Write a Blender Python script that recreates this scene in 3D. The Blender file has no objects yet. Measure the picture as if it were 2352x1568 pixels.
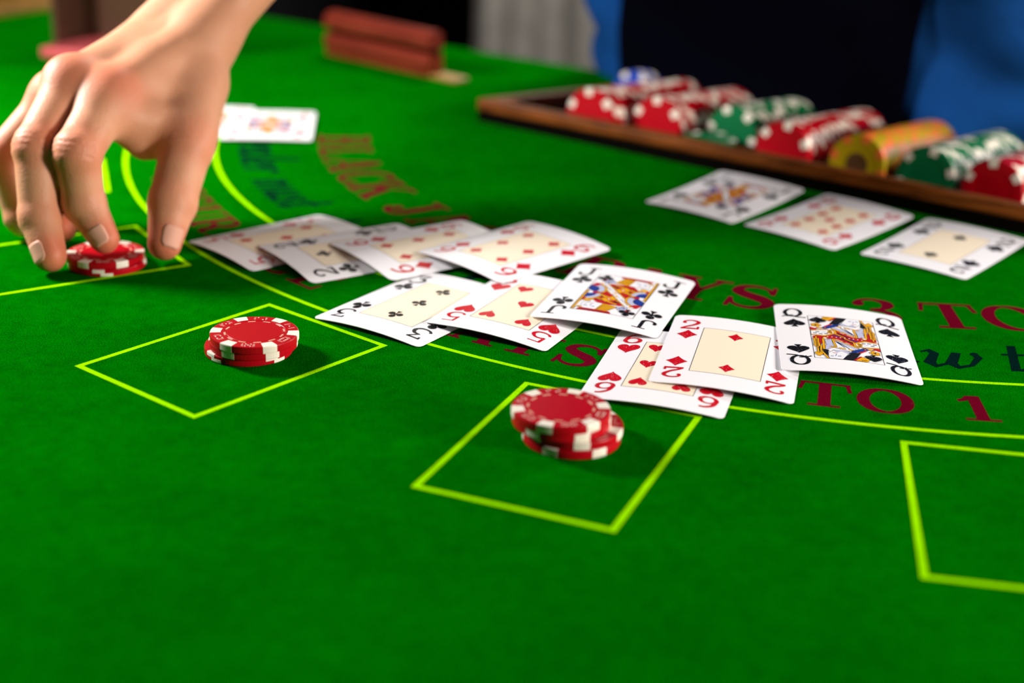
import bpy, bmesh, math, random
import numpy as np
from mathutils import Vector, Matrix
random.seed(7)
R = math.radians
S = 0.001                      # measurements below are in millimetres
T0 = 0.76                      # height of the felt above the floor (m)
scene = bpy.context.scene
COL = scene.collection

# ------------------------------------------------------------------ camera
FPX, PITCH, ROLL, CAMH = 3459.955, 0.371314578, 0.0366303618, 254.969
cam_d = bpy.data.cameras.new('camera'); cam = bpy.data.objects.new('camera', cam_d); COL.objects.link(cam)
fw = Vector((0, math.cos(PITCH), -math.sin(PITCH))); r0 = Vector((1, 0, 0)); u0 = Vector((0, math.sin(PITCH), math.cos(PITCH)))
rr = r0*math.cos(ROLL) + u0*math.sin(ROLL); uu = -r0*math.sin(ROLL) + u0*math.cos(ROLL)
M = Matrix((rr, uu, -fw)).transposed().to_4x4(); M.translation = Vector((0, 0, CAMH*S + T0))
cam.matrix_world = M
cam_d.sensor_width = 36.0; cam_d.lens = FPX/2352*36.0
cam_d.clip_start = 0.02; cam_d.clip_end = 50
cam_d.dof.use_dof = True; cam_d.dof.focus_distance = 0.688; cam_d.dof.aperture_fstop = 4.2
scene.camera = cam

# ------------------------------------------------------------------ world, lamps, exposure
w = bpy.data.worlds.new('room_air'); scene.world = w; w.use_nodes = True
w.node_tree.nodes['Background'].inputs[0].default_value = (0.75, 0.8, 1.0, 1)
w.node_tree.nodes['Background'].inputs[1].default_value = 0.02
def lamp(name, loc, target, size, power, color):
    d = bpy.data.lights.new(name, 'AREA'); d.shape = 'DISK'; d.size = size; d.energy = power; d.color = color
    o = bpy.data.objects.new(name, d); COL.objects.link(o)
    o.location = Vector((loc[0]*S, loc[1]*S, loc[2]*S + T0))
    t = Vector((target[0]*S, target[1]*S, target[2]*S + T0))
    o.rotation_euler = (t - o.location).to_track_quat('-Z', 'Y').to_euler()
    return o
lamp('lamp_left_stand', (-640, 910, 385), (-60, 760, 0), 0.13, 9.3, (1.0, 0.97, 0.94))
lamp('lamp_right_stand', (960, 230, 255), (-40, 800, 30), 0.22, 14.0, (1.0, 0.90, 0.82))
lamp('lamp_behind_dealer', (1400, 1450, 480), (150, 900, 0), 0.2, 15.0, (1.0, 0.95, 0.9))
lamp('lamp_ceiling', (-250, 700, 1500), (-50, 750, 0), 0.5, 0.35, (0.95, 1.0, 1.0))
lamp('lamp_curtain_fill', (300, 2300, 1300), (120, 2950, -200), 0.3, 48.0, (1.0, 0.97, 0.9))  # unseen lamp added to brighten the curtain
scene.view_settings.view_transform = 'Standard'; scene.view_settings.look = 'None'
scene.view_settings.gamma = 1.0; scene.view_settings.use_curve_mapping = False
scene.view_settings.exposure = 0.18

# ------------------------------------------------------------------ helpers
def tag(o, label=None, cat=None, group=None, kind=None):
    if label: o['label'] = label
    if cat: o['category'] = cat
    if group: o['group'] = group
    if kind: o['kind'] = kind
    return o
def wpos(x, y, z=0.0): return Vector((x*S, y*S, z*S + T0))
def empty(name, loc, rz=0.0):
    o = bpy.data.objects.new(name, None); o.empty_display_size = 0.01; COL.objects.link(o)
    o.location = loc; o.rotation_euler = (0, 0, rz); return o
def link(name, me, mat, parent=None):
    o = bpy.data.objects.new(name, me); COL.objects.link(o)
    if mat is not None:
        mats = mat if isinstance(mat, (list, tuple)) else [mat]
        if len(me.materials) == 0:
            for m in mats: me.materials.append(m)
    if parent is not None: o.parent = parent
    return o
def mesh_py(name, V, F, mi=None, smooth=False):
    """vertices in mm"""
    me = bpy.data.meshes.new(name)
    me.from_pydata([(v[0]*S, v[1]*S, v[2]*S) for v in V], [], F)
    if mi: me.polygons.foreach_set('material_index', mi)
    if smooth: me.polygons.foreach_set('use_smooth', [True]*len(me.polygons))
    me.update(); return me
def copy_tree(o, parent=None):
    c = o.copy(); COL.objects.link(c)
    if parent is not None: c.parent = parent
    for ch in list(o.children): copy_tree(ch, c)
    return c
def bm_mesh(name, bm, smooth=False):
    me = bpy.data.meshes.new(name); bmesh.ops.recalc_face_normals(bm, faces=bm.faces[:]); bm.to_mesh(me); bm.free()
    if smooth: me.polygons.foreach_set('use_smooth', [True]*len(me.polygons))
    return me
def box_mesh(name, x0, x1, y0, y1, z0, z1, bev=0.0, seg=2):
    bm = bmesh.new(); bmesh.ops.create_cube(bm, size=1.0)
    for v in bm.verts:
        v.co = Vector(((x0 if v.co.x < 0 else x1)*S, (y0 if v.co.y < 0 else y1)*S, (z0 if v.co.z < 0 else z1)*S))
    if bev: bmesh.ops.bevel(bm, geom=bm.edges[:], offset=bev*S, segments=seg, affect='EDGES', profile=0.5)
    return bm_mesh(name, bm)

# ------------------------------------------------------------------ materials
def new_mat(name):
    m = bpy.data.materials.new(name); m.use_nodes = True
    return m, m.node_tree, m.node_tree.nodes['Principled BSDF']
def plain(name, col, rough=0.5, spec=0.5, bump=0.0, bscale=800.0, var=0.0, vscale=300.0, coat=0.0, sheen=0.0):
    m, nt, b = new_mat(name)
    b.inputs['Base Color'].default_value = (*col, 1); b.inputs['Roughness'].default_value = rough
    b.inputs['Specular IOR Level'].default_value = spec
    if coat: b.inputs['Coat Weight'].default_value = coat; b.inputs['Coat Roughness'].default_value = 0.15
    if sheen: b.inputs['Sheen Weight'].default_value = sheen
    tc = nt.nodes.new('ShaderNodeTexCoord')
    if bump:
        n = nt.nodes.new('ShaderNodeTexNoise'); n.inputs['Scale'].default_value = bscale; n.inputs['Detail'].default_value = 3
        nt.links.new(tc.outputs['Object'], n.inputs['Vector'])
        bp = nt.nodes.new('ShaderNodeBump'); bp.inputs['Strength'].default_value = bump; bp.inputs['Distance'].default_value = 0.0005
        nt.links.new(n.outputs['Fac'], bp.inputs['Height']); nt.links.new(bp.outputs['Normal'], b.inputs['Normal'])
    if var:
        n2 = nt.nodes.new('ShaderNodeTexNoise'); n2.inputs['Scale'].default_value = vscale; n2.inputs['Detail'].default_value = 4
        nt.links.new(tc.outputs['Object'], n2.inputs['Vector'])
        mx = nt.nodes.new('ShaderNodeMix'); mx.data_type = 'RGBA'
        mr = nt.nodes.new('ShaderNodeMapRange'); mr.inputs['From Min'].default_value = 0.3; mr.inputs['From Max'].default_value = 0.7
        nt.links.new(n2.outputs['Fac'], mr.inputs['Value']); nt.links.new(mr.outputs['Result'], mx.inputs['Factor'])
        mx.inputs['A'].default_value = (*[c*(1-var) for c in col], 1); mx.inputs['B'].default_value = (*[min(1, c*(1+var)) for c in col], 1)
        nt.links.new(mx.outputs['Result'], b.inputs['Base Color'])
    return m
def felt_mat(name, col, lo=0.55, hi=1.5, strength=0.7):
    m, nt, b = new_mat(name)
    b.inputs['Roughness'].default_value = 1.0; b.inputs['Specular IOR Level'].default_value = 0.0
    tc = nt.nodes.new('ShaderNodeTexCoord')
    def noise(sc, det, rough=0.6):
        n = nt.nodes.new('ShaderNodeTexNoise'); n.inputs['Scale'].default_value = sc; n.inputs['Detail'].default_value = det
        n.inputs['Roughness'].default_value = rough; nt.links.new(tc.outputs['Object'], n.inputs['Vector']); return n
    fine = noise(1700.0, 1.0); mid = noise(160.0, 4.0); big = noise(14.0, 3.0)
    a = nt.nodes.new('ShaderNodeMath'); a.operation = 'MULTIPLY_ADD'; a.inputs[1].default_value = 0.3
    nt.links.new(mid.outputs['Fac'], a.inputs[0]); nt.links.new(fine.outputs['Fac'], a.inputs[2])
    a2 = nt.nodes.new('ShaderNodeMath'); a2.operation = 'MULTIPLY_ADD'; a2.inputs[1].default_value = 0.25
    nt.links.new(big.outputs['Fac'], a2.inputs[0]); nt.links.new(a.outputs[0], a2.inputs[2])
    mr = nt.nodes.new('ShaderNodeMapRange'); mr.inputs['From Min'].default_value = 0.53; mr.inputs['From Max'].default_value = 1.02
    mr.inputs['To Min'].default_value = lo; mr.inputs['To Max'].default_value = hi
    nt.links.new(a2.outputs[0], mr.inputs['Value'])
    mul = nt.nodes.new('ShaderNodeVectorMath'); mul.operation = 'SCALE'; mul.inputs[0].default_value = col
    nt.links.new(mr.outputs['Result'], mul.inputs['Scale']); nt.links.new(mul.outputs['Vector'], b.inputs['Base Color'])
    bp = nt.nodes.new('ShaderNodeBump'); bp.inputs['Strength'].default_value = strength; bp.inputs['Distance'].default_value = 0.0006
    nt.links.new(fine.outputs['Fac'], bp.inputs['Height']); nt.links.new(bp.outputs['Normal'], b.inputs['Normal'])
    return m
def wood_mat(name, dark, light, rough=0.35, scale=30.0, axis=(1, 12, 12), spec=0.1):
    m, nt, b = new_mat(name)
    tc = nt.nodes.new('ShaderNodeTexCoord'); mp = nt.nodes.new('ShaderNodeMapping'); mp.inputs['Scale'].default_value = axis
    nt.links.new(tc.outputs['Object'], mp.inputs['Vector'])
    n = nt.nodes.new('ShaderNodeTexNoise'); n.inputs['Scale'].default_value = scale; n.inputs['Detail'].default_value = 6; n.inputs['Distortion'].default_value = 0.6
    nt.links.new(mp.outputs['Vector'], n.inputs['Vector'])
    cr = nt.nodes.new('ShaderNodeValToRGB'); cr.color_ramp.elements[0].position = 0.35; cr.color_ramp.elements[1].position = 0.7
    cr.color_ramp.elements[0].color = (*dark, 1); cr.color_ramp.elements[1].color = (*light, 1)
    nt.links.new(n.outputs['Fac'], cr.inputs['Fac']); nt.links.new(cr.outputs['Color'], b.inputs['Base Color'])
    b.inputs['Roughness'].default_value = rough; b.inputs['Specular IOR Level'].default_value = spec
    return m
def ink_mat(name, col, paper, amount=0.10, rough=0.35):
    """printed ink on linen-finish paper: noise mixes in tiny paper-coloured specks"""
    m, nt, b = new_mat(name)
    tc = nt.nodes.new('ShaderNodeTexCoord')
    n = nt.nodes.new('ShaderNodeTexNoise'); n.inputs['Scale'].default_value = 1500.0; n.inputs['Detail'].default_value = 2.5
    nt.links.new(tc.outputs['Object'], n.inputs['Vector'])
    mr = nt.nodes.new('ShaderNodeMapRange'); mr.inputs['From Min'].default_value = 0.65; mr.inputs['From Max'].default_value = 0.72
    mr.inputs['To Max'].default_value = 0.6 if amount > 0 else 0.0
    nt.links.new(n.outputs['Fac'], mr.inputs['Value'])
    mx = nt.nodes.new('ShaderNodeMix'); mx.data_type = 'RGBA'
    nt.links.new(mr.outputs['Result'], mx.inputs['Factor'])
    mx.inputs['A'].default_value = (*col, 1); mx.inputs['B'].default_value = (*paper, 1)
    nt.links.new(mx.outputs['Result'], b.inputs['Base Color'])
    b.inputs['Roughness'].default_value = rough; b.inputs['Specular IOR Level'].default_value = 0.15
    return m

PAPER = (0.92, 0.90, 0.93)
MT = {}
MT['felt'] = felt_mat('green_felt', (0.0002, 0.122, 0.0004), 0.35, 1.65, 0.9)
MT['line'] = felt_mat('yellow_line_print', (0.30, 0.78, 0.0), 0.75, 1.2, 0.5)
MT['redprint'] = felt_mat('crimson_print', (0.125, 0.0015, 0.012), 0.6, 1.4, 0.5)
MT['darkprint'] = felt_mat('dark_green_print', (0.0012, 0.012, 0.010), 0.6, 1.4, 0.5)
MT['paper'] = plain('card_paper', PAPER, 0.35, 0.4, bump=0.05, bscale=900)
MT['cream'] = plain('card_cream_panel', (0.93, 0.80, 0.61), 0.4, 0.3)
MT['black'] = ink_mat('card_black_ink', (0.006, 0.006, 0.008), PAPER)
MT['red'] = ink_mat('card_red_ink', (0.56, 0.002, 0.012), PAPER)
MT['line_ink'] = plain('card_frame_ink', (0.02, 0.02, 0.02), 0.5)
MT['c_gold'] = plain('court_gold', (0.76, 0.36, 0.003), 0.5, 0.2, var=0.1)
MT['c_blue'] = plain('court_blue', (0.012, 0.04, 0.28), 0.4)
MT['c_lav'] = plain('court_lavender', (0.50, 0.52, 0.72), 0.4)
MT['c_white'] = plain('court_white', (0.86, 0.86, 0.9), 0.4)
MT['c_red'] = plain('court_red', (0.50, 0.006, 0.012), 0.4)
MT['c_black'] = plain('court_black', (0.008, 0.008, 0.01), 0.4)
COURT = ['c_gold', 'c_blue', 'c_lav', 'c_white', 'c_red', 'c_black']
def chip_mat(name, col, var=0.05): return plain(name, col, 0.34, 0.16, bump=0.06, bscale=1400, var=var, vscale=500)
MT['chip_red'] = chip_mat('chip_red_clay', (0.42, 0.0008, 0.008))
MT['chip_white'] = plain('chip_cream_inlay', (0.84, 0.78, 0.66), 0.38, 0.4)
MT['chip_dash'] = plain('chip_dash_print', (0.74, 0.36, 0.26), 0.4)
MT['chip_green'] = chip_mat('chip_green_clay', (0.002, 0.145, 0.045))
MT['chip_yellow'] = chip_mat('chip_yellow_clay', (0.42, 0.30, 0.003))
MT['chip_orange'] = chip_mat('chip_orange_inlay', (0.80, 0.17, 0.03))
MT['chip_blue'] = chip_mat('chip_blue_clay', (0.01, 0.05, 0.42))
MT['chip_brown'] = plain('chip_brown_centre', (0.10, 0.04, 0.01), 0.4)
MT['wood'] = wood_mat('tray_brown_wood', (0.07, 0.016, 0.001), (0.24, 0.062, 0.006), 0.5)
MT['black_band'] = plain('tray_shade_black', (0.003, 0.0025, 0.002), 1.0, 0.0)  # black for the painted shade below the tray rail and the rack's band
MT['groove'] = plain('tray_dark_lining', (0.02, 0.012, 0.010), 0.8)
MT['rim'] = wood_mat('table_rim_wood', (0.10, 0.045, 0.006), (0.26, 0.13, 0.02), 0.4)
MT['mahogany'] = wood_mat('mahogany_lacquer', (0.12, 0.012, 0.006), (0.27, 0.035, 0.016), 0.28, 18, spec=0.5)
MT['brass'] = plain('light_oak_board', (0.30, 0.15, 0.02), 0.5)
MT['acrylic'] = plain('pink_red_acrylic', (0.62, 0.10, 0.11), 0.2, 0.6, coat=0.4)
MT['smoke'] = plain('smoky_brown_acrylic', (0.075, 0.036, 0.022), 0.25, 0.5)
MT['shirt'] = plain('blue_cotton', (0.003, 0.048, 0.20), 0.9, 0.1, bump=0.1, bscale=900, var=0.2, vscale=30)
MT['shirt_shade'] = plain('shirt_shade_black', (0.0015, 0.0015, 0.004), 1.0, 0.0)  # black colour standing in for shade on the shirt front
MT['trousers'] = plain('dark_trousers', (0.006, 0.007, 0.012), 0.9, 0.1)
MT['curtain'] = plain('grey_curtain_cloth', (0.70, 0.68, 0.62), 0.9, 0.1, var=0.15, vscale=20)
MT['wall'] = plain('dark_wall_paint', (0.010, 0.010, 0.011), 0.95, 0.1, var=0.2, vscale=6)
MT['floor'] = wood_mat('dark_floor_boards', (0.012, 0.008, 0.006), (0.03, 0.02, 0.014), 0.7, 4)
MT['nail'] = plain('finger_nail', (0.69, 0.35, 0.25), 0.5, 0.15)
def skin_mat():
    m, nt, b = new_mat('skin')
    at = nt.nodes.new('ShaderNodeAttribute'); at.attribute_name = 'flush'
    tc = nt.nodes.new('ShaderNodeTexCoord')
    n = nt.nodes.new('ShaderNodeTexNoise'); n.inputs['Scale'].default_value = 90; n.inputs['Detail'].default_value = 5
    nt.links.new(tc.outputs['Object'], n.inputs['Vector'])
    mx = nt.nodes.new('ShaderNodeMix'); mx.data_type = 'RGBA'
    mx.inputs['A'].default_value = (0.61, 0.275, 0.15, 1); mx.inputs['B'].default_value = (0.72, 0.355, 0.21, 1)
    nt.links.new(n.outputs['Fac'], mx.inputs['Factor'])
    mx2 = nt.nodes.new('ShaderNodeMix'); mx2.data_type = 'RGBA'; mx2.inputs['B'].default_value = (0.62, 0.15, 0.075, 1)
    nt.links.new(mx.outputs['Result'], mx2.inputs['A']); nt.links.new(at.outputs['Fac'], mx2.inputs['Factor'])
    nt.links.new(mx2.outputs['Result'], b.inputs['Base Color'])
    b.inputs['Roughness'].default_value = 0.52; b.inputs['Specular IOR Level'].default_value = 0.32
    b.inputs['Subsurface Weight'].default_value = 0.25; b.inputs['Subsurface Radius'].default_value = (0.006, 0.002, 0.001)
    b.inputs['Subsurface Scale'].default_value = 1.0
    v = nt.nodes.new('ShaderNodeTexVoronoi'); v.inputs['Scale'].default_value = 750
    nt.links.new(tc.outputs['Object'], v.inputs['Vector'])
    bp = nt.nodes.new('ShaderNodeBump'); bp.inputs['Strength'].default_value = 0.25; bp.inputs['Distance'].default_value = 0.0004
    nt.links.new(v.outputs['Distance'], bp.inputs['Height']); nt.links.new(bp.outputs['Normal'], b.inputs['Normal'])
    return m
MT['skin'] = skin_mat()

# ------------------------------------------------------------------ room
def struct(name, me, mat): return tag(link(name, me, mat), kind='structure')
o = struct('floor', box_mesh('floor', -2600, 2600, -1200, 3900, -30, 0), MT['floor'])
o = struct('wall_back', box_mesh('wall_back', -2600, 2600, 3800, 3860, 0, 2700), MT['wall'])

struct('wall_left', box_mesh('wall_left', -2660, -2600, -1200, 3860, 0, 2700), MT['wall'])
struct('wall_right', box_mesh('wall_right', 2600, 2660, -1200, 3860, 0, 2700), MT['wall'])

# ------------------------------------------------------------------ table
OX, OY = 236.0, 1073.0                    # centre of the printed arcs
EA = R(-33.3)                             # direction of the dealer's straight edge
ed = np.array([math.cos(EA), math.sin(EA)]); en = np.array([-math.sin(EA), math.cos(EA)])
RT = 846.0; BACK = 109.0
def table_outline(r, back):
    P = []
    for k in range(97):
        a = math.pi + math.pi*k/96
        P.append(np.array([OX, OY]) + ed*r*math.cos(a) + en*r*math.sin(a))
    P.append(np.array([OX, OY]) + ed*r + en*back); P.insert(0, np.array([OX, OY]) - ed*r + en*back)
    return P
table = empty('blackjack_table', wpos(OX, OY, -760))
tag(table, 'large half-round blackjack table covered in bright green felt with yellow and crimson printing', 'table')
def tl(p, z): return (p[0]-OX, p[1]-OY, z+760)
def prism(name, outline, z0, z1, mat, parent):
    n = len(outline)
    V = [tl(p, z0) for p in outline] + [tl(p, z1) for p in outline]
    F = [tuple(range(n, 2*n)), tuple(reversed(range(n)))] + [(i, (i+1) % n, n+(i+1) % n, n+i) for i in range(n)]
    return link(name, mesh_py(name, V, F), mat, parent)
felt_o = prism('felt_top', table_outline(RT, BACK), -6, 0, MT['felt'], table)
board_o = prism('table_board', table_outline(RT-3, BACK-3), -40, -6.05, MT['rim'], table)
# opening for the sunken chip tray
TA = R(-36.5); tx = np.array([math.cos(TA), math.sin(TA)]); tn = np.array([-math.sin(TA), math.cos(TA)])
TOX, TOY = 49.0, 1074.0                     # front centre of the first chip row
X0, X1, N0, N1 = -70.0, 370.0, -11.0, 152.0
RW, RZ, TILT = 14.0, 16.0, R(-5.0)
cut = link('cutter', box_mesh('cutter', X0-RW+2, X1+RW-2, N0-RW+2, N1+RW-2, -120, 60), None)
cut.location = wpos(TOX, TOY, 0); cut.rotation_euler = (0, 0, TA)
for o_ in (felt_o, board_o):
    md = o_.modifiers.new('hole', 'BOOLEAN'); md.object = cut; md.operation = 'DIFFERENCE'; md.solver = 'EXACT'
bpy.context.view_layer.update(); dg = bpy.context.evaluated_depsgraph_get()
for o_ in (felt_o, board_o):
    me_ = bpy.data.meshes.new_from_object(o_.evaluated_get(dg)); o_.modifiers.clear(); o_.data = me_
bpy.data.objects.remove(cut)
# raised wooden rim along the players' curve
inner, outer = table_outline(RT+0.3, BACK), table_outline(RT+72, BACK)
V = []; F = []
n = len(inner)
for i in range(n):
    a, b = inner[i], outer[i]
    prof = [(0.0, -40), (0.0, 4), (0.12, 9), (0.35, 12), (0.65, 12), (0.88, 8), (1.0, 0), (1.0, -40)]
    for t, z in prof: V.append(tl(a*(1-t)+b*t, z))
k = 8
for i in range(n-1):
    for j in range(k): F.append((i*k+j, i*k+(j+1) % k, (i+1)*k+(j+1) % k, (i+1)*k+j))
F += [tuple(range(k)), tuple(reversed(range((n-1)*k, n*k)))]
link('wooden_rim', mesh_py('wooden_rim', V, F, smooth=False), MT['rim'], table)
for t, s in ((-560, -250), (560, -250), (-300, 60), (300, 60)):
    p = np.array([OX, OY]) + ed*t + en*s
    me = box_mesh('leg', -35, 35, -35, 35, 0, 720, 6)
    l = link('leg', me, MT['rim'], table); l.location = (S*(p[0]-OX), S*(p[1]-OY), 0); l.rotation_euler = (0, 0, EA)
PZ = 0.10
def arc_strip(name, r, a0, a1, wd, z=PZ):
    V = []; F = []; N = max(4, int(abs(a1-a0)/1.0))
    for i in range(N+1):
        a = R(a0 + (a1-a0)*i/N)
        for q in (r-wd/2, r+wd/2): V.append(tl((OX+q*math.cos(a), OY+q*math.sin(a)), z))
    for i in range(N): F.append((2*i, 2*i+1, 2*i+3, 2*i+2))
    return link(name, mesh_py(name, V, F), MT['line'], table)
arc_strip('yellow_arc_line', 506.2, -181, -62, 2.7); arc_strip('yellow_arc_line', 448.6, -181, -62, 2.7)
def bet_box(cx, cy, up):
    hw, hh, t = 40.2, 56.5, 2.7; V = []
    ux, uy = math.cos(R(up)), math.sin(R(up))
    for q in (0, t):
        for x, y in ((-hw+q, -hh+q), (hw-q, -hh+q), (hw-q, hh-q), (-hw+q, hh-q)): V.append(tl((cx + x*uy + y*ux, cy - x*ux + y*uy), PZ))
    F = [(i, (i+1) % 4, 4+(i+1) % 4, 4+i) for i in range(4)]
    link('betting_box_outline', mesh_py('betting_box_outline', V, F), MT['line'], table)
for a in (-111.8, -128.75, -145.65, -162.6, -77.7): bet_box(OX + 574.6*math.cos(R(a)), OY + 574.6*math.sin(R(a)), a+180)
bet_box(190.0, 497.1, 80.7)

# ------------------------------------------------------------------ lettering: a small stroke font
class Glyph:
    def __init__(s, T=0.21, t=0.075): s.P = []; s.T = T; s.t = t
    def rect(s, x0, y0, x1, y1): s.P.append([(x0, y0), (x1, y0), (x1, y1), (x0, y1)]); return s
    def diag(s, x0, y0, x1, y1, w): s.P.append([(x0-w/2, y0), (x0+w/2, y0), (x1+w/2, y1), (x1-w/2, y1)]); return s
    def disc(s, x, y, r): s.P.append([(x+r*math.cos(2*math.pi*k/14), y+r*math.sin(2*math.pi*k/14)) for k in range(14)]); return s
    def path(s, pts, ws=None):
        n = len(pts); L = []; Rr = []
        for i in range(n):
            a = pts[max(0, i-1)]; b = pts[min(n-1, i+1)]; dx, dy = b[0]-a[0], b[1]-a[1]; l = math.hypot(dx, dy) or 1
            w = ws[i] if ws else s.t + (s.T-s.t)*(abs(dy)/l)**1.3
            nx, ny = -dy/l*w/2, dx/l*w/2
            L.append((pts[i][0]+nx, pts[i][1]+ny)); Rr.append((pts[i][0]-nx, pts[i][1]-ny))
        for i in range(n-1): s.P.append([L[i], Rr[i], Rr[i+1], L[i+1]])
        return s
    def arc(s, cx, cy, rx, ry, a0, a1, n=20):
        return s.path([(cx+rx*math.cos(R(a0+(a1-a0)*k/n)), cy+ry*math.sin(R(a0+(a1-a0)*k/n))) for k in range(n+1)])
    def spline(s, C, ws=None, n=7):
        P = []; W = []
        m = len(C)
        for i in range(m-1):
            p0, p1, p2, p3 = C[max(0, i-1)], C[i], C[i+1], C[min(m-1, i+2)]
            for k in range(n + (1 if i == m-2 else 0)):
                t = k/n
                P.append(tuple(0.5*((2*p1[j])+(-p0[j]+p2[j])*t+(2*p0[j]-5*p1[j]+4*p2[j]-p3[j])*t*t+(-p0[j]+3*p1[j]-3*p2[j]+p3[j])*t**3) for j in (0, 1)))
                if ws: W.append(ws[i]*(1-t)+ws[i+1]*t)
        return s.path(P, W if ws else None)
def G(ch, T=0.22, t=0.075):
    g = Glyph(T, t); h = t
    st = lambda x: g.rect(x, 0, x+T, 1)
    def serif(x0, x1, top): g.rect(x0, 1-h if top else 0, x1, 1 if top else h)
    if ch == 'A':
        g.diag(.14, 0, .44, 1, T*.45); g.diag(.80, 0, .47, 1, T*1.15); g.rect(.22, .27, .70, .27+h); serif(0, .30, 0); serif(.58, 1.0, 0); wd = 1.0
    elif ch == 'B':
        st(.12); serif(0, .5, 1); serif(0, .5, 0); g.rect(.3, .49, .5, .49+h); g.arc(.48, .755, .21, .21, -90, 90); g.arc(.5, .275, .27, .24, -90, 90); wd = .88
    elif ch == 'C':
        g.arc(.50, .5, .37, .463, 42, 318, 30); g.rect(.74, .66, .74+h, 1.0); g.diag(.78, .06, .82, .28, h); wd = .92
    elif ch == 'E':
        st(.12); serif(0, .78, 1); serif(0, .82, 0); g.rect(.3, .47, .6, .47+h); g.rect(.70, .72, .70+h, 1); g.rect(.75, 0, .75+h, .3); g.rect(.56, .36, .56+h, .66); wd = .88
    elif ch == 'I': st(.13); serif(0, .48, 1); serif(0, .48, 0); wd = .48
    elif ch == 'J':
        g.rect(.36, .25, .36+T, 1); serif(.18, .76, 1); g.arc(.275, .25, .195, .215, 0, -175); g.disc(.15, .27, .115); wd = .78
    elif ch == 'K':
        st(.12); serif(0, .46, 1); serif(0, .46, 0); g.diag(.36, .42, .82, 1, T*.5); g.diag(.86, 0, .50, .60, T*1.15); serif(.62, 1.0, 1); serif(.64, 1.06, 0); wd = 1.06
    elif ch == 'L': st(.12); serif(0, .48, 1); serif(0, .82, 0); g.rect(.75, 0, .75+h, .36); wd = .84
    elif ch == 'N':
        g.rect(.14, 0, .14+h*1.1, 1); g.rect(.78, 0, .78+h*1.1, 1); g.diag(.22, 1, .80, 0, T*1.2); serif(0, .36, 0); serif(0, .3, 1); serif(.64, 1.0, 1); wd = 1.0
    elif ch in 'O0': g.arc(.49, .5, .38, .463, 0, 360, 40); wd = .98
    elif ch == 'P':
        st(.12); serif(0, .5, 1); serif(0, .48, 0); g.rect(.3, .42, .5, .42+h); g.arc(.5, .71, .26, .255, -90, 90); wd = .86
    elif ch == 'Q':
        g.arc(.47, .54, .33, .43, 0, 360, 40); g.spline([(.0, .1), (.2, .20), (.42, .16), (.62, .04), (.98, -.02)], [t*.9]*5); g.spline([(.2, .1), (.35, .26), (.5, .24)], [t*.7]*3); wd = .96
    elif ch == 'R':
        st(.12); serif(0, .5, 1); serif(0, .46, 0); g.rect(.3, .45, .5, .45+h); g.arc(.5, .725, .24, .24, -90, 90)
        g.spline([(.5, .48), (.66, .36), (.72, .14), (.84, .05), (.98, .1)], [T*.8, T, T*.95, t*1.6, t]); wd = .98
    elif ch == 'S':
        g.spline([(.70, .70), (.62, .88), (.40, .965), (.17, .88), (.13, .70), (.30, .57), (.56, .45), (.70, .30), (.62, .10), (.38, .035), (.17, .14), (.09, .34)],
                 [t, t, t*1.2, T*.7, T*.95, T*1.1, T*1.15, T*.95, T*.6, t*1.2, t, t]); g.rect(.68, .66, .68+h, 1.0); g.rect(.05, 0, .05+h, .38); wd = .80
    elif ch == 'T':
        g.rect(.36, 0, .36+T, 1); serif(.02, .92, 1); serif(.20, .74, 0); g.diag(.03, .66, .08, 1, h); g.diag(.91, .66, .86, 1, h); wd = .94
    elif ch == 'U':
        g.rect(.12, .3, .12+T, 1); g.rect(.74, .3, .74+h, 1); g.arc(.485, .32, .28, .285, 180, 360); serif(0, .46, 1); serif(.62, .94, 1); wd = .96
    elif ch == 'Y':
        g.diag(.17, 1, .50, .42, T*1.1); g.diag(.84, 1, .54, .42, T*.5); g.rect(.38, 0, .38+T, .47); serif(0, .42, 1); serif(.68, 1.0, 1); serif(.24, .74, 0); wd = 1.0
    elif ch == '1':
        g.rect(.24, 0, .24+T, 1); serif(.06, .64, 0); g.path([(.05, .78), (.16, .82), (.27, .95)], [h*1.3, h*1.4, h*2]); wd = .66
    elif ch == '2':
        g.spline([(.14, .70), (.17, .88), (.40, .965), (.62, .86), (.66, .68), (.50, .44), (.26, .24), (.12, .08)], [T*.8, t*1.2, t*1.2, T*.8, T, T*.75, t*1.4, t*1.3]); g.disc(.17, .70, T*.45)
        g.rect(.08, 0, .72, h*1.6); g.rect(.66, 0, .66+h, .28); wd = .80
    elif ch == '3':
        g.spline([(.12, .76), (.20, .91), (.40, .965), (.60, .87), (.63, .74), (.54, .60), (.34, .535)], [T*.7, t*1.2, t, T*.8, T*.95, t*1.4, t])
        g.spline([(.34, .535), (.60, .47), (.70, .28), (.60, .10), (.38, .035), (.18, .09), (.10, .24)], [t, t*1.6, T, T*.8, t*1.1, t*1.2, T*.7]); g.disc(.15, .76, T*.45); g.disc(.14, .25, T*.45); wd = .80
    elif ch == '3f':
        g.rect(.14, .90, .66, 1.0); g.diag(.17, .80, .15, 1, t); g.diag(.34, .56, .60, .92, t*1.2)
        g.spline([(.32, .58), (.58, .55), (.70, .32), (.60, .10), (.38, .035), (.18, .09), (.09, .22)], [t, t*1.6, T, T*.8, t*1.1, t*1.2, T*.8]); wd = .80
    elif ch == 'Jc':
        g.rect(.52, .26, .52+T, 1); g.rect(.34, .93, .90, 1.0); g.arc(.34, .27, .26, .235, 0, -172); g.disc(.10, .29, T*.5); wd = .92
    elif ch == '5':
        g.rect(.20, .93-.05*0, .66, 1.0); g.diag(.185, .48, .225, 1, t*1.2)
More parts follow.
